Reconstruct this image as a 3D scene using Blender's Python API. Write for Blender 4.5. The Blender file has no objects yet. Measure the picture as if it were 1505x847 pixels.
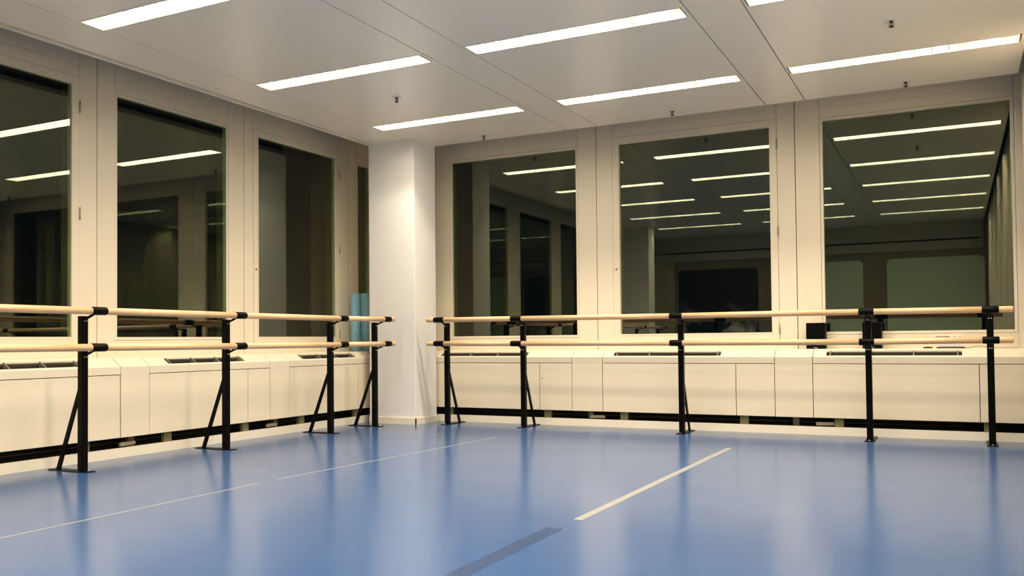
import bpy, bmesh, math, random
from mathutils import Vector, Matrix, noise
random.seed(7)
S = bpy.context.scene
COL = S.collection
PI = math.pi

# ------------------------------------------------------------------ measures (metres, camera stands over the origin)
H = 2.768                       # ceiling
XL, YR = -5.294, 7.648          # front planes of the window-side cabinets (left wall, far wall)
XW, YW = -5.72, 7.95            # window planes
MODL, MODR = 1.526, 1.846
YB = -0.93                      # wall behind the camera

# ------------------------------------------------------------------ materials
def srgb(r, g, b):
    f = lambda c: (c/255/12.92) if c/255 <= .04045 else ((c/255+.055)/1.055)**2.4
    return (f(r), f(g), f(b), 1)

def mat(name, col, rough=.5, metal=0, spec=.5, noise_amt=0, scale=8, bump=0, bump_scale=60, stretch=None, coat=0):
    m = bpy.data.materials.new(name); m.use_nodes = True
    nt = m.node_tree; N = nt.nodes; L = nt.links
    b = N['Principled BSDF']
    b.inputs['Base Color'].default_value = (*col[:3], 1)
    b.inputs['Roughness'].default_value = rough
    b.inputs['Metallic'].default_value = metal
    b.inputs['Specular IOR Level'].default_value = spec
    b.inputs['Coat Weight'].default_value = coat
    tc = N.new('ShaderNodeTexCoord')
    mp = N.new('ShaderNodeMapping'); L.new(tc.outputs['Object'], mp.inputs[0])
    if stretch: mp.inputs['Scale'].default_value = stretch
    if noise_amt:
        n = N.new('ShaderNodeTexNoise'); n.inputs['Scale'].default_value = scale; n.inputs['Detail'].default_value = 4
        L.new(mp.outputs[0], n.inputs['Vector'])
        r = N.new('ShaderNodeMapRange'); r.inputs[3].default_value = 1-noise_amt; r.inputs[4].default_value = 1+noise_amt
        L.new(n.outputs[0], r.inputs[0])
        mx = N.new('ShaderNodeVectorMath'); mx.operation = 'SCALE'; mx.inputs[0].default_value = col[:3]
        L.new(r.outputs[0], mx.inputs['Scale']); L.new(mx.outputs[0], b.inputs['Base Color'])
    if bump:
        n = N.new('ShaderNodeTexNoise'); n.inputs['Scale'].default_value = bump_scale; n.inputs['Detail'].default_value = 3
        L.new(mp.outputs[0], n.inputs['Vector'])
        bp = N.new('ShaderNodeBump'); bp.inputs['Strength'].default_value = bump; bp.inputs['Distance'].default_value = .004
        L.new(n.outputs[0], bp.inputs['Height']); L.new(bp.outputs[0], b.inputs['Normal'])
    return m

M = {}
M['cream'] = mat('cream_paint', (.79, .70, .54), .42, noise_amt=.015, scale=3)
M['cabinet'] = mat('cream_cabinet_enamel', (.78, .69, .53), .38, noise_amt=.015, scale=3)
M['plaster'] = mat('white_rough_plaster', (.82, .80, .76), .8, bump=.5, bump_scale=70, stretch=(1, 1, 2.2))
M['skirting'] = mat('white_skirting_paint', (.84, .76, .62), .4, noise_amt=.01)
M['ceiling'] = mat('satin_metal_ceiling_panel', (.92, .84, .70), .30, spec=.6, noise_amt=.01, scale=2)
M['ceiling_trim'] = mat('ceiling_edge_trim', (.82, .75, .62), .4, noise_amt=.01)
M['dark'] = mat('unlit_cavity', (.012, .011, .010), .8, noise_amt=.2, scale=10)  # near-black colour puts the shade of recesses and gaps into the surface
M['slot'] = mat('dark_convector_fins', (.03, .027, .02), .5, metal=.3, noise_amt=.2, scale=10)
M['groove'] = mat('panel_joint_backing', (.10, .08, .045), .8, noise_amt=.05)
M['black'] = mat('black_powder_coated_steel', (.003, .0026, .0022), .35, spec=.07, noise_amt=.1, scale=30)
M['speaker'] = mat('black_speaker_plastic', (.004, .004, .004), .5, spec=.15, noise_amt=.1, scale=30)
M['grille'] = mat('black_speaker_cloth', (.004, .004, .004), .9, spec=.05, bump=.5, bump_scale=900)
M['steel'] = mat('bright_bolt_steel', (.8, .8, .78), .2, metal=1, noise_amt=.02)
M['hinge'] = mat('worn_hinge_metal', (.42, .33, .2), .4, metal=.4, noise_amt=.1)
M['bronze'] = mat('sprinkler_bronze', (.10, .07, .035), .4, metal=.8, noise_amt=.1)
M['mat'] = mat('turquoise_foam', (.32, .66, .88), .75, noise_amt=.06, scale=12, bump=.3, bump_scale=200)
M['white_plastic'] = mat('white_plastic', (.8, .76, .68), .4, noise_amt=.01)
M['dark_plastic'] = mat('dark_brown_plastic', (.05, .035, .02), .4, noise_amt=.1)
M['crossbar'] = mat('grey_slot_crossbar', (.22, .20, .14), .5, metal=.2, noise_amt=.05)
M['olive'] = mat('olive_foot_metal', (.16, .14, .07), .6, noise_amt=.1)
M['pipe'] = mat('pale_pipe_lagging', (.30, .26, .17), .5, noise_amt=.05)
M['pelmet'] = mat('grey_beige_pelmet', (.50, .46, .35), .6, noise_amt=.03)
M['back_wall'] = mat('taupe_back_wall', (.30, .25, .18), .7, noise_amt=.04)
M['curtain'] = mat('beige_curtain_cloth', (.80, .71, .54), .9, noise_amt=.04, scale=30, bump=.2, bump_scale=400)
M['green_panel'] = mat('pale_green_glass_panel', (.70, .82, .60), .25, noise_amt=.06, scale=1.2)
M['tape_cream'] = mat('cream_floor_tape', (.24, .235, .225), .4, noise_amt=.03)
M['tape_faint'] = mat('worn_pale_floor_tape', (.19, .20, .23), .3, noise_amt=.05)
M['tape_blue'] = mat('dark_blue_floor_tape', (.018, .045, .12), .3, noise_amt=.05)
M['plug'] = mat('lock_dot', (.25, .18, .10), .4, metal=.5, noise_amt=.02)

# wooden rails: long streaked grain
def wood():
    m = mat('pale_beech_rail', (.80, .56, .33), .38)
    nt = m.node_tree; N = nt.nodes; L = nt.links; b = N['Principled BSDF']
    tc = N['Texture Coordinate'] if 'Texture Coordinate' in N else N.new('ShaderNodeTexCoord')
    mp = N.new('ShaderNodeMapping'); mp.inputs['Scale'].default_value = (2, 2, 30)
    L.new(tc.outputs['Object'], mp.inputs[0])
    n = N.new('ShaderNodeTexNoise'); n.inputs['Scale'].default_value = 2.0; n.inputs['Detail'].default_value = 6
    L.new(mp.outputs[0], n.inputs['Vector'])
    r = N.new('ShaderNodeValToRGB')
    r.color_ramp.elements[0].position = .3; r.color_ramp.elements[0].color = (.66, .40, .20, 1)
    r.color_ramp.elements[1].position = .7; r.color_ramp.elements[1].color = (.80, .54, .31, 1)
    L.new(n.outputs[0], r.inputs[0]); L.new(r.outputs[0], b.inputs['Base Color'])
    return m
M['wood'] = wood()

def floor_mat():
    m = mat('blue_dance_vinyl', (.05, .125, .33), .2, spec=.5)
    nt = m.node_tree; N = nt.nodes; L = nt.links; b = N['Principled BSDF']
    tc = N.new('ShaderNodeTexCoord')
    n = N.new('ShaderNodeTexNoise'); n.inputs['Scale'].default_value = .9; n.inputs['Detail'].default_value = 5
    L.new(tc.outputs['Object'], n.inputs['Vector'])
    r = N.new('ShaderNodeValToRGB')
    r.color_ramp.elements[0].position = .3; r.color_ramp.elements[0].color = (.034, .082, .200, 1)
    r.color_ramp.elements[1].position = .7; r.color_ramp.elements[1].color = (.042, .095, .225, 1)
    L.new(n.outputs[0], r.inputs[0]); L.new(r.outputs[0], b.inputs['Base Color'])
    n2 = N.new('ShaderNodeTexNoise'); n2.inputs['Scale'].default_value = 2.5; n2.inputs['Detail'].default_value = 6
    L.new(tc.outputs['Object'], n2.inputs['Vector'])
    mr = N.new('ShaderNodeMapRange'); mr.inputs[3].default_value = .17; mr.inputs[4].default_value = .23; b.inputs['IOR'].default_value = 1.65
    L.new(n2.outputs[0], mr.inputs[0]); L.new(mr.outputs[0], b.inputs['Roughness'])
    return m
M['floor'] = floor_mat()

def glass_mat():
    m = bpy.data.materials.new('window_glass'); m.use_nodes = True
    nt = m.node_tree; N = nt.nodes; L = nt.links; N.clear()
    o = N.new('ShaderNodeOutputMaterial'); mx = N.new('ShaderNodeMixShader')
    ior = 1.76                                  # the node inverts the index on back faces: undo it, the pane is thin
    fr = N.new('ShaderNodeFresnel'); ge = N.new('ShaderNodeNewGeometry')
    mi = N.new('ShaderNodeMapRange'); mi.inputs[3].default_value = ior; mi.inputs[4].default_value = 1/ior
    L.new(ge.outputs['Backfacing'], mi.inputs[0]); L.new(mi.outputs[0], fr.inputs['IOR'])
    tr = N.new('ShaderNodeBsdfTransparent'); tr.inputs[0].default_value = (.80, .88, .80, 1)
    gl = N.new('ShaderNodeBsdfGlossy'); gl.inputs['Roughness'].default_value = .0; gl.inputs['Color'].default_value = (.95, .95, .76, 1)
    L.new(fr.outputs[0], mx.inputs[0]); L.new(tr.outputs[0], mx.inputs[1]); L.new(gl.outputs[0], mx.inputs[2])
    L.new(mx.outputs[0], o.inputs[0])
    return m
M['glass'] = glass_mat()

def emit(name, col, s):
    m = bpy.data.materials.new(name); m.use_nodes = True
    nt = m.node_tree; N = nt.nodes; L = nt.links; N.clear()
    o = N.new('ShaderNodeOutputMaterial'); e = N.new('ShaderNodeEmission')
    e.inputs[0].default_value = (*col, 1); e.inputs[1].default_value = s
    tc = N.new('ShaderNodeTexCoord'); n = N.new('ShaderNodeTexNoise'); n.inputs['Scale'].default_value = 6
    L.new(tc.outputs['Object'], n.inputs['Vector'])
    r = N.new('ShaderNodeMapRange'); r.inputs[1].default_value = .35; r.inputs[2].default_value = .65; r.inputs[3].default_value = s*.35; r.inputs[4].default_value = s*1.65
    L.new(n.outputs[0], r.inputs[0]); L.new(r.outputs[0], e.inputs[1]); L.new(e.outputs[0], o.inputs[0])
    return m
M['lamp'] = emit('lit_lamp_reflector', (1, .91, .66), 2.6)
M['louvre'] = mat('white_louvre_blade', (.85, .82, .74), .3, metal=.2, noise_amt=.02)

def blotches():
    m = mat('dark_blotched_panel', (.02, .02, .02), .4)
    nt = m.node_tree; N = nt.nodes; L = nt.links; b = N['Principled BSDF']
    tc = N.new('ShaderNodeTexCoord')
    v = N.new('ShaderNodeTexVoronoi'); v.inputs['Scale'].default_value = 7
    L.new(tc.outputs['Object'], v.inputs['Vector'])
    sp = N.new('ShaderNodeSeparateXYZ'); L.new(tc.outputs['Object'], sp.inputs[0])
    mr = N.new('ShaderNodeMapRange'); mr.inputs[1].default_value = 1.55; mr.inputs[2].default_value = .95
    mr.inputs[3].default_value = .0; mr.inputs[4].default_value = .9
    L.new(sp.outputs['Z'], mr.inputs[0])
    hs = N.new('ShaderNodeHueSaturation'); hs.inputs['Saturation'].default_value = .55
    L.new(v.outputs['Color'], hs.inputs['Color']); L.new(mr.outputs[0], hs.inputs['Value'])
    n = N.new('ShaderNodeTexNoise'); n.inputs['Scale'].default_value = 4; L.new(tc.outputs['Object'], n.inputs['Vector'])
    cr = N.new('ShaderNodeValToRGB'); cr.color_ramp.elements[0].position = .48; cr.color_ramp.elements[1].position = .62
    L.new(n.outputs[0], cr.inputs[0])
    mx = N.new('ShaderNodeMixRGB'); mx.blend_type = 'MULTIPLY'; mx.inputs[0].default_value = 1
    L.new(hs.outputs[0], mx.inputs[1]); L.new(cr.outputs[0], mx.inputs[2])
    ad = N.new('ShaderNodeMixRGB'); ad.blend_type = 'ADD'; ad.inputs[0].default_value = 1
    ad.inputs[2].default_value = (.006, .006, .005, 1); L.new(mx.outputs[0], ad.inputs[1])
    L.new(ad.outputs[0], b.inputs['Base Color'])
    return m
M['blotches'] = blotches()

# ------------------------------------------------------------------ mesh helpers
class MB:
    def __init__(s): s.bm = bmesh.new()
    def _tf(s, vs, f):
        if f:
            for v in vs: v.co = Vector(f(*v.co))
    def box(s, x0, x1, y0, y1, z0, z1, f=None, bevel=0, mi=0, seg=2):
        if x0 > x1: x0, x1 = x1, x0
        if y0 > y1: y0, y1 = y1, y0
        b = bmesh.new()
        r = bmesh.ops.create_cube(b, size=1)
        for v in b.verts:
            v.co = Vector((x0+(v.co.x+.5)*(x1-x0), y0+(v.co.y+.5)*(y1-y0), z0+(v.co.z+.5)*(z1-z0)))
        if bevel: bmesh.ops.bevel(b, geom=b.edges[:], offset=bevel, segments=seg, profile=.6, affect='EDGES')
        s._merge(b, f, mi); return s
    def _merge(s, b, f, mi, smooth=False):
        s._tf(b.verts, f)
        vm = {}
        for v in b.verts: vm[v] = s.bm.verts.new(v.co)
        for fa in b.faces:
            nf = s.bm.faces.new([vm[v] for v in fa.verts]); nf.material_index = mi; nf.smooth = smooth or fa.smooth
        b.free()
    def prism(s, prof, a0, a1, f=None, mi=0):
        """closed profile [(d,z)] extruded along u from a0 to a1"""
        b = bmesh.new()
        A = [b.verts.new((a0, d, z)) for d, z in prof]; B = [b.verts.new((a1, d, z)) for d, z in prof]
        n = len(prof)
        for i in range(n): b.faces.new([A[i], A[(i+1) % n], B[(i+1) % n], B[i]])
        b.faces.new(A[::-1]); b.faces.new(B)
        bmesh.ops.recalc_face_normals(b, faces=b.faces[:])
        s._merge(b, f, mi); return s
    def tube(s, p, q, r0, r1=None, n=20, f=None, mi=0, caps=True, rounded=False):
        p = Vector(p); q = Vector(q); r1 = r0 if r1 is None else r1
        ax = (q-p).normalized(); t = ax.orthogonal().normalized(); w = ax.cross(t)
        L = (q-p).length
        rings = [(0, r0), (L, r1)]
        if rounded:
            e = min(r0, L/3)*.35
            rings = [(0, r0-e), (e*.3, r0-e*.3), (e, r0), (L-e, r1), (L-e*.3, r1-e*.3), (L, r1-e)]
        b = bmesh.new(); R = []
        for (a, r) in rings:
            R.append([b.verts.new(p+ax*a+(t*math.cos(2*PI*i/n)+w*math.sin(2*PI*i/n))*r) for i in range(n)])
        for k in range(len(R)-1):
            for i in range(n):
                fa = b.faces.new([R[k][i], R[k][(i+1) % n], R[k+1][(i+1) % n], R[k+1][i]]); fa.smooth = True
        if caps: b.faces.new(R[0][::-1]); b.faces.new(R[-1])
        s._merge(b, f, mi); return s
    def path(s, pts, r, n=8, f=None, mi=0):
        for a, b in zip(pts[:-1], pts[1:]): s.tube(a, b, r, n=n, f=f, mi=mi)
        return s
    def build(s, name, mats, parent=None, loc=None):
        me = bpy.data.meshes.new(name)
        if loc is not None:
            for v in s.bm.verts: v.co -= Vector(loc)
        bmesh.ops.recalc_face_normals(s.bm, faces=s.bm.faces[:])
        s.bm.to_mesh(me); s.bm.free()
        for m in (mats if isinstance(mats, (list, tuple)) else [mats]): me.materials.append(m)
        o = bpy.data.objects.new(name, me); COL.objects.link(o)
        if loc is not None: o.location = loc
        if parent is not None:
            o.parent = parent
        return o

def struct(o): o['kind'] = 'structure'; return o
def tag(o, label, cat, group=None, kind=None):
    o['label'] = label; o['category'] = cat
    if group: o['group'] = group
    if kind: o['kind'] = kind
    return o
def empty(name, loc=(0, 0, 0)):
    e = bpy.data.objects.new(name, None); e.empty_display_size = .1; e.location = loc; COL.objects.link(e); return e
def copy_tree(o, parent=None):
    c = o.copy(); COL.objects.link(c)
    if parent is not None: c.parent = parent
    for ch in list(o.children): copy_tree(ch, c)
    return c

fL = lambda u, d, z: (XL-d, u, z)      # left wall: u runs along y, d into the wall
fR = lambda u, d, z: (u, YR+d, z)      # far wall:  u runs along x
dWL, dWR = XL-XW, YW-YR
fWL = lambda u, d, z: (XW-d, u, z)     # window planes
fWR = lambda u, d, z: (u, YW+d, z)

# ------------------------------------------------------------------ floor
struct(MB().box(-5.75, .95, YB-.1, 7.98, -.1, 0).build('floor', M['floor']))

# ------------------------------------------------------------------ ceiling with recess for the fittings
LX = [(-4.737, -3.252), (-2.900, -1.425), (-1.066, .424)]
ROWS = [6.70-1.508*k for k in range(5)]
LW = .088                                   # half width of a fitting
XB = [-5.150, -4.738, -3.222, -2.918, -1.400, -1.082, .458]
c = MB()
for i in range(6):
    g = .0030 if i < 1 else .0045
    x0, x1 = XB[i]+g, XB[i+1]-g
    if i in (0, 2, 4):
        c.box(x0, x1, YB, 7.588, H, H+.03)
    else:
        lx0, lx1 = LX[(i-1)//2]
        ys = [YB]
        for r in reversed(ROWS):
            ys += [r-LW, r+LW]
        ys.append(7.588)
        for k in range(0, len(ys), 2):
            c.box(x0, x1, ys[k]+.001, ys[k+1]-.001, H, H+.03)
        for r in ROWS:                       # ends beside the fitting
            c.box(x0, lx0-.001, r-LW, r+LW, H, H+.03); c.box(lx1+.001, x1, r-LW, r+LW, H, H+.03)
c.box(-5.15, .458, YB, 7.588, H+.16, H+.19, mi=1)      # dark void above the panels
c.box(-5.15, .458, 7.57, 7.588, H+.03, H+.16, mi=1)
c.box(-5.15, -5.132, YB, 7.588, H+.03, H+.16, mi=1)
struct(c.build('ceiling', [M['ceiling'], M['dark']]))
struct(MB().box(-6.0, .95, YB-.1, 8.2, 3.10, 3.2).build('ceiling_slab', M['dark']))
# edge trim along the left ceiling edge (curtain rail)
t = MB().box(-5.162, -5.151, YB, 7.588, H+.002, H+.03).box(-5.19, -5.15, YB, 7.588, H+.03, H+.04, mi=1).box(-5.218, -5.185, YB, 7.588, H-.008, H+.03)
struct(t.build('trim_1', [M['ceiling_trim'], M['dark']]))
struct(MB().box(-5.15, .44, 7.590, 7.600, H-.001, H+.03).build('trim_2', M['ceiling_trim']))

# ------------------------------------------------------------------ light fittings
GN = 'recessed louvre ceiling lights'
def make_light():
    r = empty('ceiling_light')
    L_, W = .735, LW-.004
    fr = MB()
    fr.box(-L_, L_, -W, -W+.004, -.002, .098).box(-L_, L_, W-.004, W, -.002, .098)
    fr.box(-L_, -L_+.004, -W, W, -.002, .098).box(L_-.004, L_, -W, W, -.002, .098)
    fr.build('housing', M['louvre'], r)
    tr = MB().box(-L_+.004, L_-.004, -W+.004, W-.004, .092, .096)
    tr.box(-L_+.004, L_-.004, -W+.004, -W+.0055, .001, .092).box(-L_+.004, L_-.004, W-.0055, W-.004, .001, .092)
    tr.box(-L_+.004, -L_+.0055, -W+.0055, W-.0055, .001, .092).box(L_-.0055, L_-.004, -W+.0055, W-.0055, .001, .092)
    tr.build('lamp_reflector', M['lamp'], r)
    lv = MB()
    for k in range(1, 14):
        x = -L_+k*2*L_/14
        lv.box(x-.0025, x+.0025, -W+.005, W-.005, .003, .021)
    lv.build('louvre', M['louvre'], r)
    la = bpy.data.lights.new('lamp_light', 'AREA'); la.shape = 'RECTANGLE'; la.size = 1.45; la.size_y = .03
    la.energy = 28; la.color = (1, .875, .70); la.spread = math.radians(126)
    lo = bpy.data.objects.new('lamp_light', la); COL.objects.link(lo); lo.parent = r; lo.location = (0, 0, .089)
    lb = bpy.data.lights.new('wide_fill', 'AREA'); lb.shape = 'RECTANGLE'; lb.size = 1.45; lb.size_y = .15  # second, wider lamp per fitting, added as fill for the upper walls
    lb.energy = 13.5; lb.color = (1, .875, .70); lb.spread = math.radians(167)
    l2 = bpy.data.objects.new('wide_fill', lb); COL.objects.link(l2); l2.parent = r; l2.location = (0, 0, .0008)
    return r
lab_col = ['left-hand column of lights beside the left windows', 'middle column of ceiling lights', 'right-hand column of lights beside the curtain']
lab_row = ['first row from the far windows', 'second row from the far windows', 'third row from the far windows', 'fourth row from the far windows', 'last row by the back wall']
L0 = make_light(); first = True
for ci, (x0, x1) in enumerate(LX):
    for ri, y in enumerate(ROWS):
        o = L0 if first else copy_tree(L0); first = False
        o.location = ((x0+x1)/2, y, H)
        tag(o, 'lit recessed louvre light, %s, %s' % (lab_row[ri], ['left column', 'middle column', 'right column'][ci]), 'ceiling light', GN)

# sprinklers
def make_sprinkler():
    r = empty('sprinkler')
    MB().tube((0, 0, -.004), (0, 0, .001), .038, n=24).build('escutcheon', M['white_plastic'], r)
    b = MB().tube((0, 0, -.014), (0, 0, -.004), .012, n=12).tube((0, 0, -.036), (0, 0, -.014), .004, n=8).tube((0, 0, -.041), (0, 0, -.036), .017, .013, n=14)
    b.path([(.010, 0, -.012), (.014, 0, -.026), (.004, 0, -.037)], .0022, n=6).path([(-.010, 0, -.012), (-.014, 0, -.026), (-.004, 0, -.037)], .0022, n=6)
    b.build('head', M['bronze'], r)
    return r
sp0 = make_sprinkler()
for i, (x, y, l) in enumerate([(-3.985, 5.911, 'small sprinkler head in ceiling between the two lights left of centre'),
        (-4.002, 7.41, 'small sprinkler head near far wall just right of the column'),
        (-2.15, 7.402, 'small sprinkler head above the middle far window'),
        (-.322, 5.939, 'sprinkler head with white collar between the two right-hand lights'),
        (-.31, 7.424, 'small sprinkler head above the right far window')]):
    o = sp0 if i == 0 else copy_tree(sp0); o.location = (x, y, H); tag(o, l, 'sprinkler', 'sprinkler heads in the ceiling')

# ------------------------------------------------------------------ window walls
ZT = 3.08
def window_wall(name, f, joints, zlo, zhi, gl, gr, sash_set, first_no, ulim=None, pd=.028):
    """joints: list of joint positions; glass from joint+gl to nextjoint-gr; sash_set: indices of opening windows"""
    w = MB(); no = first_no; g1, g2 = .0035, .0015
    a, b = joints[0], joints[-1]
    w.box(a, b, .012, .16, 0, .70, f=f)                       # parapet behind the cabinets
    w.box(a, b, .0, .012, .60, .705, f=f)
    w.box(a, b, .012, .05, zhi+.14, ZT, f=f, mi=1)            # backing
    frames = []
    for i in range(len(joints)-1):
        j0, j1 = joints[i], joints[i+1]
        u0, u1 = j0+gl, j1-gr
        if ulim: u1 = min(u1, ulim)
        s = i in sash_set
        m = .062 if s else .024                                # width of the sash / bead round the glass
        s0, s1, t0, t1 = u0-m, u1+m, zlo-m, zhi+m
        w.box(j0+g1, s0-g2, 0, .05, .705, ZT, f=f)             # stiles
        if j1-g1 > s1+g2: w.box(s1+g2, j1-g1, 0, .05, .705, ZT, f=f)
        w.box(s0, s1, 0, .05, .705, t0-g2, f=f)
        w.box(s0+g2, s1-g2, 0, .05, t1+.085, ZT, f=f)
        w.box(s0+g2, s1-g2, .0005, .05, t1+g2, t1+.085-g2, f=f)
        w.box(j0-.02, j0+.02, .05, .12, .6, ZT, f=f, mi=1)
        w.box(s0-.03, u0-.002, .05, .12, .705, ZT, f=f, mi=1); w.box(u1+.002, s1+.03, .05, .12, .705, ZT, f=f, mi=1)
        w.box(s0, s1, .05, .12, .65, zlo-.002, f=f, mi=1); w.box(s0, s1, .05, .12, zhi+.002, t1+.2, f=f, mi=1)
        # the window itself
        loc = Vector(f((u0+u1)/2, 0, zlo))
        fr = MB(); e = -.003 if s else .003
        for (p0, p1, q0, q1) in ((s0+g2, s1-g2, t0+g2, zlo), (s0+g2, s1-g2, zhi, t1-g2), (s0+g2, u0, zlo, zhi), (u1, s1-g2, zlo, zhi)):
            fr.box(p0, p1, e, .045, q0, q1, f=f)
        if s:                                                  # glazing bead inside the sash
            bd = .012
            for (p0, p1, q0, q1) in ((u0-bd, u1+bd, zlo-bd, zlo+.002), (u0-bd, u1+bd, zhi-.002, zhi+bd), (u0-bd, u0+.002, zlo, zhi), (u1-.002, u1+bd, zlo, zhi)):
                fr.box(p0, p1, -.006, .03, q0, q1, f=f)
        W = struct(fr.build('window_%d' % no, M['cream'], loc=loc))
        pane = MB().box(u0-.004, u1+.004, pd, pd+.006, zlo-.004, zhi+.004, f=f).build('pane', M['glass'], loc=loc)
        pane.parent = W; pane.matrix_parent_inverse = Matrix.Translation(loc).inverted()
        if s:
            for hz in (zhi-.16, (zlo+zhi)/2-.02, zlo+.03):
                h = MB().tube(f(u1+m, -.008, hz-.045), f(u1+m, -.008, hz+.045), .006, n=10).build('hinge', M['hinge'], loc=loc)
                h.parent = W; h.matrix_parent_inverse = Matrix.Translation(loc).inverted()
            k = MB().tube(f(u0-.03, -.012, zlo+.62), f(u0-.03, .0, zlo+.62), .009, n=12).build('handle', M['plug'], loc=loc)
            k.parent = W; k.matrix_parent_inverse = Matrix.Translation(loc).inverted()
        no += 1
    struct(w.build(name, [M['cream'], M['groove']]))
    return no
JL = [4.50+MODL*k for k in range(-4, 3)] + [7.95]
n = window_wall('wall_left', fWL, [YB-.1]+[j for j in JL if YB < j < 7.7]+[9.07], .857, 2.706, .180, .212, {1, 3, 5}, 1, ulim=7.93, pd=.006)
JR = [-4.915-.80, -4.915, -3.069, -1.223, .627+.2]
def right_wall():
    w = MB()
window_wall('wall_right', fWR, [-4.915, -3.069, -1.223, .627], .849, 2.662, .2275, .2145, {1}, n)
struct(MB().box(-5.76, -4.918, 0, .16, 0, ZT, f=fWR).build('wall_corner', M['cream']))
struct(MB().box(.630, .95, 0, .16, 0, ZT, f=fWR).build('wall_corner', M['cream']))
struct(MB().box(.80, .92, YB, 7.95, 0, ZT).build('wall_curtain_side', M['cream']))
struct(MB().box(-5.9, .95, YB-.12, YB, 0, ZT).build('wall_back', M['back_wall']))

# sills (flat shelf behind the cabinets)
struct(MB().box(YB, 7.945, .10, dWL-.001, .690, .7035, f=fL).build('trim_3', M['cabinet']))
struct(MB().box(-5.29, .79, .10, dWR-.001, .690, .7035, f=fR).build('trim_4', M['cabinet']))

# ------------------------------------------------------------------ skirting and void under the cabinets
struct(MB().box(YB, 7.64, .0, .012, 0, .0645, f=fL).box(YB, 7.64, .012, .05, .045, .0645, f=fL).build('baseboard_left', M['skirting']))
struct(MB().box(XL, .79, .0, .012, 0, .0645, f=fR).box(XL, .79, .012, .05, .045, .0645, f=fR).build('baseboard_right', M['skirting']))
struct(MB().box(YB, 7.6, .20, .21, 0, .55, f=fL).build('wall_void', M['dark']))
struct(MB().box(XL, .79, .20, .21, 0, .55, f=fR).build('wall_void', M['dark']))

# ------------------------------------------------------------------ convector cabinets
PB = .141                                                       # underside
def slope(d): return .643+d*.62
def cabinet(f, u0, u1, slot, door, name='convector_cabinet', door_right=True, dot=False):
    base = Vector(f((u0+u1)/2, 0, PB)); r = empty(name, base)
    def B(mb, nm, mt, par=None):
        par = par or r
        o = mb.build(nm, mt); o.parent = par
        if par is r: o.matrix_parent_inverse = Matrix.Translation(base).inverted()
        return o
    e = .0028; a0, a1 = u0+e, u1-e
    d1 = (u1-door) if door else a1
    # top cover: fascia, slope with cut slot
    t = MB()
    s0, s1, q0, q1 = slot if slot else (a0, a0, .012, .085)
    prof = lambda p, q: [(p, slope(p)), (q, slope(q)), (q, slope(q)-.012), (p, slope(p)-.012)]
    t.prism([(0, .588), (0, .641), (.003, .6445), (.012, .649), (.012, .588)], a0, a1, f=f)
    if slot:
        t.prism(prof(.012, q0), a0, a1, f=f); t.prism(prof(q1, .101), a0, a1, f=f)
        t.prism(prof(q0, q1), a0, s0, f=f); t.prism(prof(q0, q1), s1, a1, f=f)
    else:
        t.prism(prof(.012, .101), a0, a1, f=f)
    B(t, 'top_cover', M['cabinet'])
    if slot:
        gr = MB()
        gr.box(s0-.004, s1+.004, q0-.003, q1+.003, .575, .58, f=f)
        gr.box(s0-.004, s1+.004, q0-.004, q0-.001, .58, slope(q0)-.012, f=f)
        gr.box(s0-.004, s1+.004, q1+.0, q1+.004, .58, slope(q1)-.022, f=f); gr.box(s0-.004, s1+.004, q1+.0, q1+.004, slope(q1)-.022, slope(q1)-.012, f=f, mi=1)
        gr.box(s0-.004, s0, q0, q1, .58, .64, f=f); gr.box(s1, s1+.004, q0, q1, .58, .64, f=f)
        nfin = 34
        for k in range(nfin):
            uu = s0+.02+(s1-s0-.04)*k/(nfin-1)
            gr.box(uu-.001, uu+.001, q0+.005, q1-.005, .58, .615, f=f)
        B(gr, 'convector_grille', [M['slot'], M['groove']])
        ends = [s0+.03, s0+.03+(s1-s0-.06)/3, s0+.03+2*(s1-s0-.06)/3, s1-.03]
        for uu in ends: B(MB().prism([(q0, .60), (q0, slope(q0)-.003), (q1, slope(q1)-.003), (q1, .60)], uu-.005, uu+.005, f=f), 'crossbar', M['crossbar'])
    p = MB().box(a0, d1-e, 0, .012, PB, .582, f=f, bevel=.0015, seg=1)
    B(p, 'front_panel', M['cabinet'])
    if door:
        dr = B(MB().box(d1+e, a1, 0, .012, PB, .582, f=f, bevel=.0015, seg=1), 'door', M['cabinet'])
        if dot:
            B(MB().tube(f(d1+.03, -.003, .44), f(d1+.03, .001, .44), .006, n=12), 'lock', M['plug'], dr)
    bk = MB().box(a0, a1, .0125, .016, PB+.002, .588, f=f).box(a0, a1, .016, .19, PB+.002, PB+.006, f=f)
    B(bk, 'carcass', M['groove'])
    for uu in (u0+.16, u1-.30):
        B(MB().box(uu, uu+.07, .03, .06, .0, PB+.002, f=f), 'foot', M['olive'])
    return r
def filler(f, u0, u1):
    base = Vector(f((u0+u1)/2, 0, PB)); e = .0028
    m = MB()
    prof = [(0, PB), (0, .641), (.003, .6445), (.012, .6504), (.101, .7056), (.101, .69), (.018, .635), (.018, PB)]
    m.prism(prof, u0+e, u1-e, f=f)
    
    r = empty('filler_panel', base)
    o = m.build('panel', M['cabinet']); o.parent = r; o.matrix_parent_inverse = Matrix.Translation(base).inverted()
    o = MB().box(u0+.13, u0+.18, .08, .108, 0, PB+.06, f=f).box(u0+.13, u0+.18, .018, .13, PB+.06, PB+.07, f=f).build('foot', M['olive']); o.parent = r; o.matrix_parent_inverse = Matrix.Translation(base).inverted()
    return r
GC, GF = 'convector cabinets under the windows', 'filler panels between convector cabinets'
left_names = {0: 'cream convector cabinet under the first window from the left edge, beside leftmost barre post',
              1: 'cream convector cabinet under the second left-wall window, between second barre post and filler',
              2: 'cream convector cabinet under the left-wall window nearest the column'}
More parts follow.
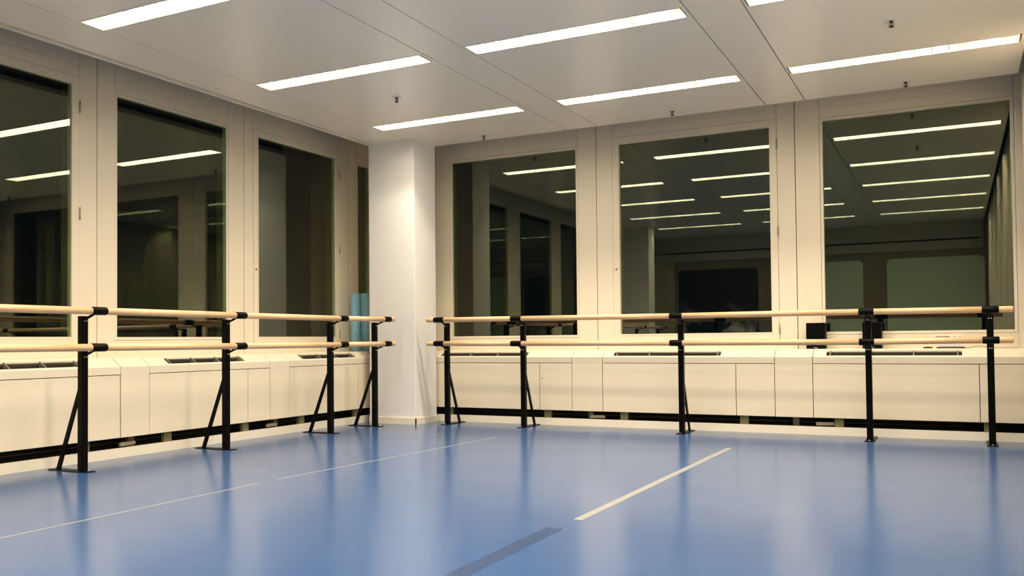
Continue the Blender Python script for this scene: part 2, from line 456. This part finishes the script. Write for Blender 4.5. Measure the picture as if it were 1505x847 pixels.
for k in range(-2, 3):
    u0 = 3.085+MODL*k; u1 = u0+1.276
    o = cabinet(fL, u0, u1, (u0+.19, u0+.995, .014, .086), .268 if k >= 1 else 0)
    tag(o, left_names.get(k, 'cream convector cabinet of the left wall behind the camera side, cabinet %s from column' % ['fourth', 'fifth', 'sixth'][-k-1]), 'cabinet', GC)
    if k < 2:
        o = filler(fL, u1, 3.085+MODL*(k+1))
        tag(o, {0: 'narrow cream filler panel behind the leftmost barre post, under left windows', 1: 'narrow cream filler panel left of the cabinet nearest the column'}.get(k, 'narrow cream filler panel of the left wall, %s from column' % ['third', 'fourth', 'fifth'][-k-1]), 'panel', GF)
for (u0, u1, sl, dr, dot, l) in ((-4.759, -3.219, (-4.66, -3.69), .333, True, 'cream cabinet right of the column with a small lock on its narrow door'),
        (-2.914, -1.372, (-2.815, -1.83), .324, False, 'cream convector cabinet under the middle far-wall window'),
        (-1.065, .477, (-.960, .038), .324, False, 'cream convector cabinet under the right far window, below the speakers')):
    tag(cabinet(fR, u0, u1, (sl[0], sl[1], .014, .080), dr, dot=dot), l, 'cabinet', GC)
for (u0, u1, l) in ((-3.219, -2.914, 'cream filler panel between column-side cabinet and middle cabinet of far wall'),
        (-1.372, -1.065, 'cream filler panel left of the right-hand far cabinet, below the left speaker'), (.477, .78, 'cream filler panel in far right corner beside the curtain')):
    tag(filler(fR, u0, u1), l, 'panel', GF)
# heating pipes in the void, lagging pieces
tag(MB().tube(fL(YB+.02, .13, .035), fL(7.5, .13, .035), .016, n=10).tube(fL(YB+.02, .17, .09), fL(7.5, .17, .09), .012, n=10).build('heating_pipe', M['dark_plastic']), 'dark pipes running under the left-wall cabinets', 'pipe')
tag(MB().tube(fR(-5.0, .13, .035), fR(.78, .13, .035), .016, n=10).tube(fR(-5.0, .17, .09), fR(.78, .17, .09), .012, n=10).build('heating_pipe', M['dark_plastic']), 'dark pipes running under the far-wall cabinets', 'pipe')
for f, u, l in ((fL, 4.43, 'pale pipe end in the gap under filler panel behind leftmost barre post'), (fL, 5.93, 'pale pipe end in the gap under second left filler panel'),
        (fR, -3.0, 'pale pipe end in the gap under far-wall filler right of column'), (fR, -1.0, 'pale pipe end in the gap under right far cabinet')):
    tag(MB().tube(f(u-.05, .036, .088), f(u+.09, .05, .090), .0145, n=12, rounded=True).build('pipe_end', M['pipe']), l, 'pipe', 'pale pipe ends under the cabinets')

# ------------------------------------------------------------------ columns
def column(x0, x1, y0, y1):
    c = MB().box(x0, x1, y0, y1, 0, H+.3, bevel=.006)
    s = MB()
    for (a, b, cc, d) in ((x0-.011, x1+.011, y0-.011, y0-.0005), (x1+.0005, x1+.011, y0-.011, y1), (x0-.011, x0-.0005, y0-.011, y1), (x0-.011, x1+.011, y1+.0005, y1+.011)):
        s.box(a, b, cc, d, 0, .062)
    struct(c.build('column', M['plaster'])); struct(s.build('baseboard_column', M['skirting']))
column(-5.200, -4.665, 7.205, 7.595)
column(-5.260, -4.780, .76, 1.10)

# ------------------------------------------------------------------ wall behind the camera
pw = MB().box(-5.4, .44, YB, YB+.05, 2.30, 2.45).box(-5.4, .44, YB, YB+.05, 2.482, H-.001).box(-5.4, -5.05, YB, YB+.045, 0, 2.30)
pw.box(-5.05, -4.90, YB, YB+.05, 0, 2.30)
pw.box(-5.05, .40, YB+.001, YB+.006, 2.45, 2.48, mi=1)
struct(pw.build('trim_5', [M['pelmet'], M['dark']]))
def rounded_panel(x0, x1, z0, z1, y0, y1, r):
    b = MB(); pr = []
    for (cx, cz, a) in ((x1-r, z1-r, 0), (x0+r, z1-r, 90), (x0+r, z0+r, 180), (x1-r, z0+r, 270)):
        for k in range(7):
            t = math.radians(a+15*k); pr.append((cx+r*math.cos(t), cz+r*math.sin(t)))
    b.prism(pr, y0, y1, f=lambda u, d, z: (d, u, z)); return b
for (x0, x1, n_) in ((-2.95, -1.46, 10), (-1.07, .455, 11)):
    struct(rounded_panel(x0, x1, .15, 2.17, YB+.002, YB+.022, .09).build('window_%d' % n_, M['green_panel']))
tag(rounded_panel(-4.82, -3.30, .35, 2.13, YB+.002, YB+.02, .09).build('blotched_panel', M['blotches']), 'dark rounded wall panel, stand-in for an unclear shape, reflected in the middle far window', 'picture')  # flat blotched panel stands in for a dark shape of unknown kind

# ------------------------------------------------------------------ curtain along the right side
def curtain():
    b = bmesh.new(); y0, y1 = YB+.1, 7.585; n = 900; rows = []
    zs = [.02, .6, 1.2, 1.8, 2.4, H+.02]
    for iz, z in enumerate(zs):
        row = []
        for i in range(n+1):
            y = y0+(y1-y0)*i/n
            ph = y*2*PI/.30+1.3*math.sin(y*2.1)+.8*math.sin(y*3.3)
            amp = .052*(.7+.3*math.sin(y*5.1+1))*(1-.15*(z/H))
            x = .530+amp*math.sin(ph)+.006*math.sin(ph*2.7+z*.6)
            if y > 7.50: x = .505+(x-.505)*(7.585-y)/.085-.03*(y-7.50)/.085
            row.append(b.verts.new((x, y, z)))
        rows.append(row)
    for k in range(len(zs)-1):
        for i in range(n):
            f = b.faces.new([rows[k][i], rows[k][i+1], rows[k+1][i+1], rows[k+1][i]]); f.smooth = True
    me = bpy.data.meshes.new('curtain'); b.to_mesh(me); b.free(); me.materials.append(M['curtain'])
    o = bpy.data.objects.new('curtain', me); COL.objects.link(o)
    so = o.modifiers.new('Solidify', 'SOLIDIFY'); so.thickness = .003
    return o
tag(curtain(), 'long beige pleated curtain hanging along the right side of the studio', 'curtain')
tag(MB().box(.50, .53, YB+.05, 7.60, H+.022, H+.05).build('curtain_rail', M['ceiling_trim']), 'ceiling rail above the beige pleated curtain on the right', 'rail')

# ------------------------------------------------------------------ barres
ARM = .145
def barre(f, ups, zu, zl, u_end0, u_end1, name, straight=()):
    """f maps (u, d, z): d measured from the posts towards the room"""
    base = Vector(f((ups[0]+ups[-1])/2, 0, 0)); r = empty(name, base)
    inv = Matrix.Translation(base).inverted()
    def B(mb, nm, mt, par=None):
        par = par or r
        o = mb.build(nm, mt); o.parent = par
        if par is r: o.matrix_parent_inverse = inv
        return o
    hw = .023
    for i, u in enumerate(ups):
        Z1, Z2 = zu[i], zl[i]
        p = MB().box(u-hw, u+hw, -hw, hw, .006, Z1-.028, f=f, bevel=.007, seg=3)
        P = B(p, 'post', M['black'])
        B(MB().box(u-.036, u+.036, -.285, .075, .0005, .005, f=f, bevel=.001, seg=1), 'base_plate', M['black'], P)
        def brc(dd, zz): return f(u, dd, zz)
        b = MB(); pr = [(-.212, .005), (-.245, .005), (-.036, .528), (-.020, .500)]
        b.prism(pr, u-.007, u+.007, f=f)
        B(b, 'brace', M['black'], P)
        for (uu, dd) in ((u, .055), (u-.018, -.27), (u+.018, -.27)):
            B(MB().tube(f(uu, dd, .006), f(uu, dd, .012), .007, n=10), 'bolt', M['steel'], P)
        for Z in (Z1, Z2):
            B(MB().path([f(u, hw-.004, Z-.050), f(u, ARM*.72, Z-.018), f(u, ARM, Z-.004)], .0085, n=10), 'bracket_arm', M['black'], P)
            B(MB().tube(f(u-.057, ARM, Z), f(u+.057, ARM, Z), .0262, n=24, rounded=True), 'clamp', M['black'], P)
            for s_ in (-.008, .008):
                B(MB().tube(f(u+s_, hw, Z-.06), f(u+s_, hw+.004, Z-.06), .004, n=8), 'screw', M['steel'], P)
    for nm, zz in (('upper_rail', zu), ('lower_rail', zl)):
        pts = [u_end0]+list(ups)+[u_end1]; zs = [zz[0]]+list(zz)+[zz[-1]]
        for i in range(len(pts)-1):
            a, b_ = pts[i], pts[i+1]
            B(MB().tube(f(a, ARM, zs[i]), f(b_, ARM, zs[i+1]), .0228, n=28, rounded=(i in (0, len(pts)-2))), nm, M['wood'])
    return r
fBL = lambda u, d, z: (-4.940+d, u, z)
fBR = lambda u, d, z: (u, 7.350-d, z)
PL = [.10, 1.32, 2.555, 3.785, 5.012, 6.260, 6.926]
bl = barre(fBL, PL, [1.012, 1.012, 1.012, 1.011, 1.009, 1.008, 1.013], [.786, .786, .786, .783, .779, .780, .782], -.05, 7.045, 'ballet_barre')
tag(bl, 'double wooden ballet barre on black posts along the left windows', 'ballet barre', 'double ballet barres')
PR = [-4.393, -3.575, -2.087, -.608, .222]
bre = barre(fBR, PR, [1.004, 1.000, .993, .993, .989], [.779, .773, .767, .764, .770], -4.530, .366, 'ballet_barre')
tag(bre, 'double wooden ballet barre on black posts along the far windows', 'ballet barre', 'double ballet barres')

# ------------------------------------------------------------------ things on the sills
def mat_roll(x, y, r, h, label):
    base = (x, y, .7035); e = empty('yoga_mat', base); inv = Matrix.Translation(base).inverted()
    b = bmesh.new(); n = 150; t0 = .0055
    A = [[], []]
    for k in range(n+1):
        th = k/n*2*PI*5.6; rr = .012+(r-.012)*(k/n)
        for q, z in ((0, .7037), (1, .7035+h)):
            A[q].append(b.verts.new((x+rr*math.cos(th), y+rr*math.sin(th), z+(.004*math.sin(k*.21) if q else 0))))
    for k in range(n):
        f = b.faces.new([A[0][k], A[0][k+1], A[1][k+1], A[1][k]]); f.smooth = True
    me = bpy.data.meshes.new('rolled_foam'); b.to_mesh(me); b.free(); me.materials.append(M['mat'])
    o = bpy.data.objects.new('rolled_foam', me); COL.objects.link(o); o.parent = e; o.matrix_parent_inverse = inv
    so = o.modifiers.new('Solidify', 'SOLIDIFY'); so.thickness = .0075
    for zz in (.30,):
        s = MB(); 
        s.tube((x, y, .7035+h*zz-.006), (x, y, .7035+h*zz+.006), r+.003, n=40, caps=False)
        so_ = s.build('strap', M['mat']); so_.parent = e; so_.matrix_parent_inverse = inv
        sd = so_.modifiers.new('Solidify', 'SOLIDIFY'); sd.thickness = .002
    return tag(e, label, 'yoga mat', 'rolled turquoise mats on the sill')
mat_roll(-5.60, 7.520, .046, .600, 'turquoise rolled mat standing on the sill, left of the pair beside the column')
mat_roll(-5.60, 7.682, .047, .608, 'turquoise rolled mat standing on the sill, right of the pair touching the column')

def speaker(x0, x1, y0, y1, z1, label):
    base = ((x0+x1)/2, (y0+y1)/2, .7035); e = empty('speaker', base); inv = Matrix.Translation(base).inverted()
    def B(mb, nm, mt):
        o = mb.build(nm, mt); o.parent = e; o.matrix_parent_inverse = inv
    cx = (x0+x1)/2
    B(MB().box(x0, x1, y0+.006, y1, .7037, z1, bevel=.004), 'cabinet', M['speaker'])
    B(MB().box(x0+.006, x1-.006, y0, y0+.006, .730, z1-.006, bevel=.002, seg=1), 'grille_cloth', M['grille'])
    B(MB().box(cx-.016, cx+.016, y0+.003, y0+.006, .711, .718), 'badge', M['steel'])
    tag(e, label, 'speaker', 'black speakers on the far sill')
speaker(-1.134, -.980, 7.790, 7.905, .925, 'black box speaker on the far sill, left one standing clear of the post')
speaker(-.690, -.543, 7.790, 7.905, .925, 'black box speaker on the far sill, partly hidden behind a barre post')

b = MB().box(-.238, -.170, 7.80, 7.835, .7037, .718, bevel=.004).box(-.215, -.195, 7.81, 7.825, .718, .720)
tag(b.build('remote_control', M['dark_plastic'], loc=(-.204, 7.817, .7037)), 'small dark remote lying on the far sill left of the white box', 'remote control')
bx = empty('receiver_box', (-.04, 7.83, .7035)); inv = Matrix.Translation(bx.location).inverted()
for mb, nm, mt in ((MB().box(-.125, .045, 7.795, 7.885, .716, .748, bevel=.004), 'casing', M['white_plastic']),
        (MB().box(-.142, .062, 7.780, 7.890, .7037, .716, bevel=.002, seg=1), 'base', M['dark_plastic']),
        ):
    o = mb.build(nm, mt); o.parent = bx; o.matrix_parent_inverse = inv
tag(bx, 'flat white box on a dark base on the far sill between the right barre posts', 'receiver')
lk = MB().box(-.185, .055, 7.9445, 7.9495, .783, .815, bevel=.001, seg=1)
lk = lk.box(-.150, -.045, 7.942, 7.945, .795, .802, mi=1).box(-.012, -.002, 7.942, 7.945, .796, .802, mi=1).box(.022, .032, 7.942, 7.945, .796, .802, mi=1)
tag(lk.build('wall_socket_strip', [M['white_plastic'], M['hinge']], loc=(-.06, 7.945, .80)), 'white socket strip with brown slot under the right far window', 'socket')
pts = []
for k in range(22):
    t = k/21; pts.append((.062+.36*t, 7.86-.05*math.sin(t*PI)-.04*t, .7065+.022*math.sin(PI*min(1, t*1.6))**2*(1-t)))
tag(MB().path(pts, .003, n=8).build('cable', M['hinge']), 'thin brown cable trailing right from the white box on the sill', 'cable')

# ------------------------------------------------------------------ floor tape
def tape(x, y0, y1, w, m, label, x2=None):
    x2 = x if x2 is None else x2
    b = bmesh.new()
    n = 12; T = []
    for k in range(n+1):
        t = k/n; xx = x+(x2-x)*t; y = y0+(y1-y0)*t; T.append([b.verts.new((xx-w/2, y, .0006)), b.verts.new((xx+w/2, y, .0006)), b.verts.new((xx+w/2, y, 0)), b.verts.new((xx-w/2, y, 0))])
    for k in range(n):
        for q in range(4): b.faces.new([T[k][q], T[k][(q+1) % 4], T[k+1][(q+1) % 4], T[k+1][q]])
    b.faces.new(T[0]); b.faces.new(T[-1][::-1]); bmesh.ops.recalc_face_normals(b, faces=b.faces[:])
    me = bpy.data.meshes.new('floor_tape'); b.to_mesh(me); b.free(); me.materials.append(m)
    o = bpy.data.objects.new('floor_tape', me); COL.objects.link(o)
    return tag(o, label, 'floor tape', 'tape strips on the blue floor')
tape(-3.560, 1.2, 3.88, .024, M['tape_faint'], 'thin pale tape line on the blue floor at far left', -3.575)
tape(-3.575, 4.03, 6.50, .024, M['tape_faint'], 'thin pale tape line on the blue floor leading towards the column', -3.425)
tape(-1.520, 3.66, 6.50, .042, M['tape_cream'], 'broad cream tape line on the blue floor right of centre', -1.495)
tape(-1.542, .8, 3.46, .078, M['tape_blue'], 'dark blue tape strip on the floor at bottom centre')
 
# ------------------------------------------------------------------ world: night outside
w = bpy.data.worlds.new('World'); S.world = w; w.use_nodes = True
w.node_tree.nodes['Background'].inputs[0].default_value = (.004, .005, .008, 1)
w.node_tree.nodes['Background'].inputs[1].default_value = .6

# ------------------------------------------------------------------ camera
yaw, pit, rol = -.4652, .0241, -.0099
F = Vector((math.sin(yaw)*math.cos(pit), math.cos(yaw)*math.cos(pit), math.sin(pit)))
Rt = Vector((math.cos(yaw), -math.sin(yaw), 0)); U = Rt.cross(F)
c_, s_ = math.cos(rol), math.sin(rol)
R2 = c_*Rt+s_*U; U2 = -s_*Rt+c_*U
cam = bpy.data.cameras.new('Camera'); co = bpy.data.objects.new('Camera', cam); COL.objects.link(co)
co.matrix_world = Matrix(((R2.x, U2.x, -F.x, 0), (R2.y, U2.y, -F.y, 0), (R2.z, U2.z, -F.z, .80), (0, 0, 0, 1)))
cam.sensor_fit = 'HORIZONTAL'; cam.sensor_width = 36; cam.lens = 1299.8/1505*36
cam.shift_y = (469.6-423.5)/1505; cam.clip_start = .02
S.camera = co

S.view_settings.view_transform = 'Standard'; S.view_settings.look = 'None'
S.view_settings.exposure = -.09; S.view_settings.gamma = 1; S.view_settings.use_curve_mapping = False
S.cycles.use_denoising = True
S.cycles.max_bounces = 10; S.cycles.diffuse_bounces = 5; S.cycles.glossy_bounces = 6; S.cycles.transparent_max_bounces = 12
S.cycles.sample_clamp_indirect = 8
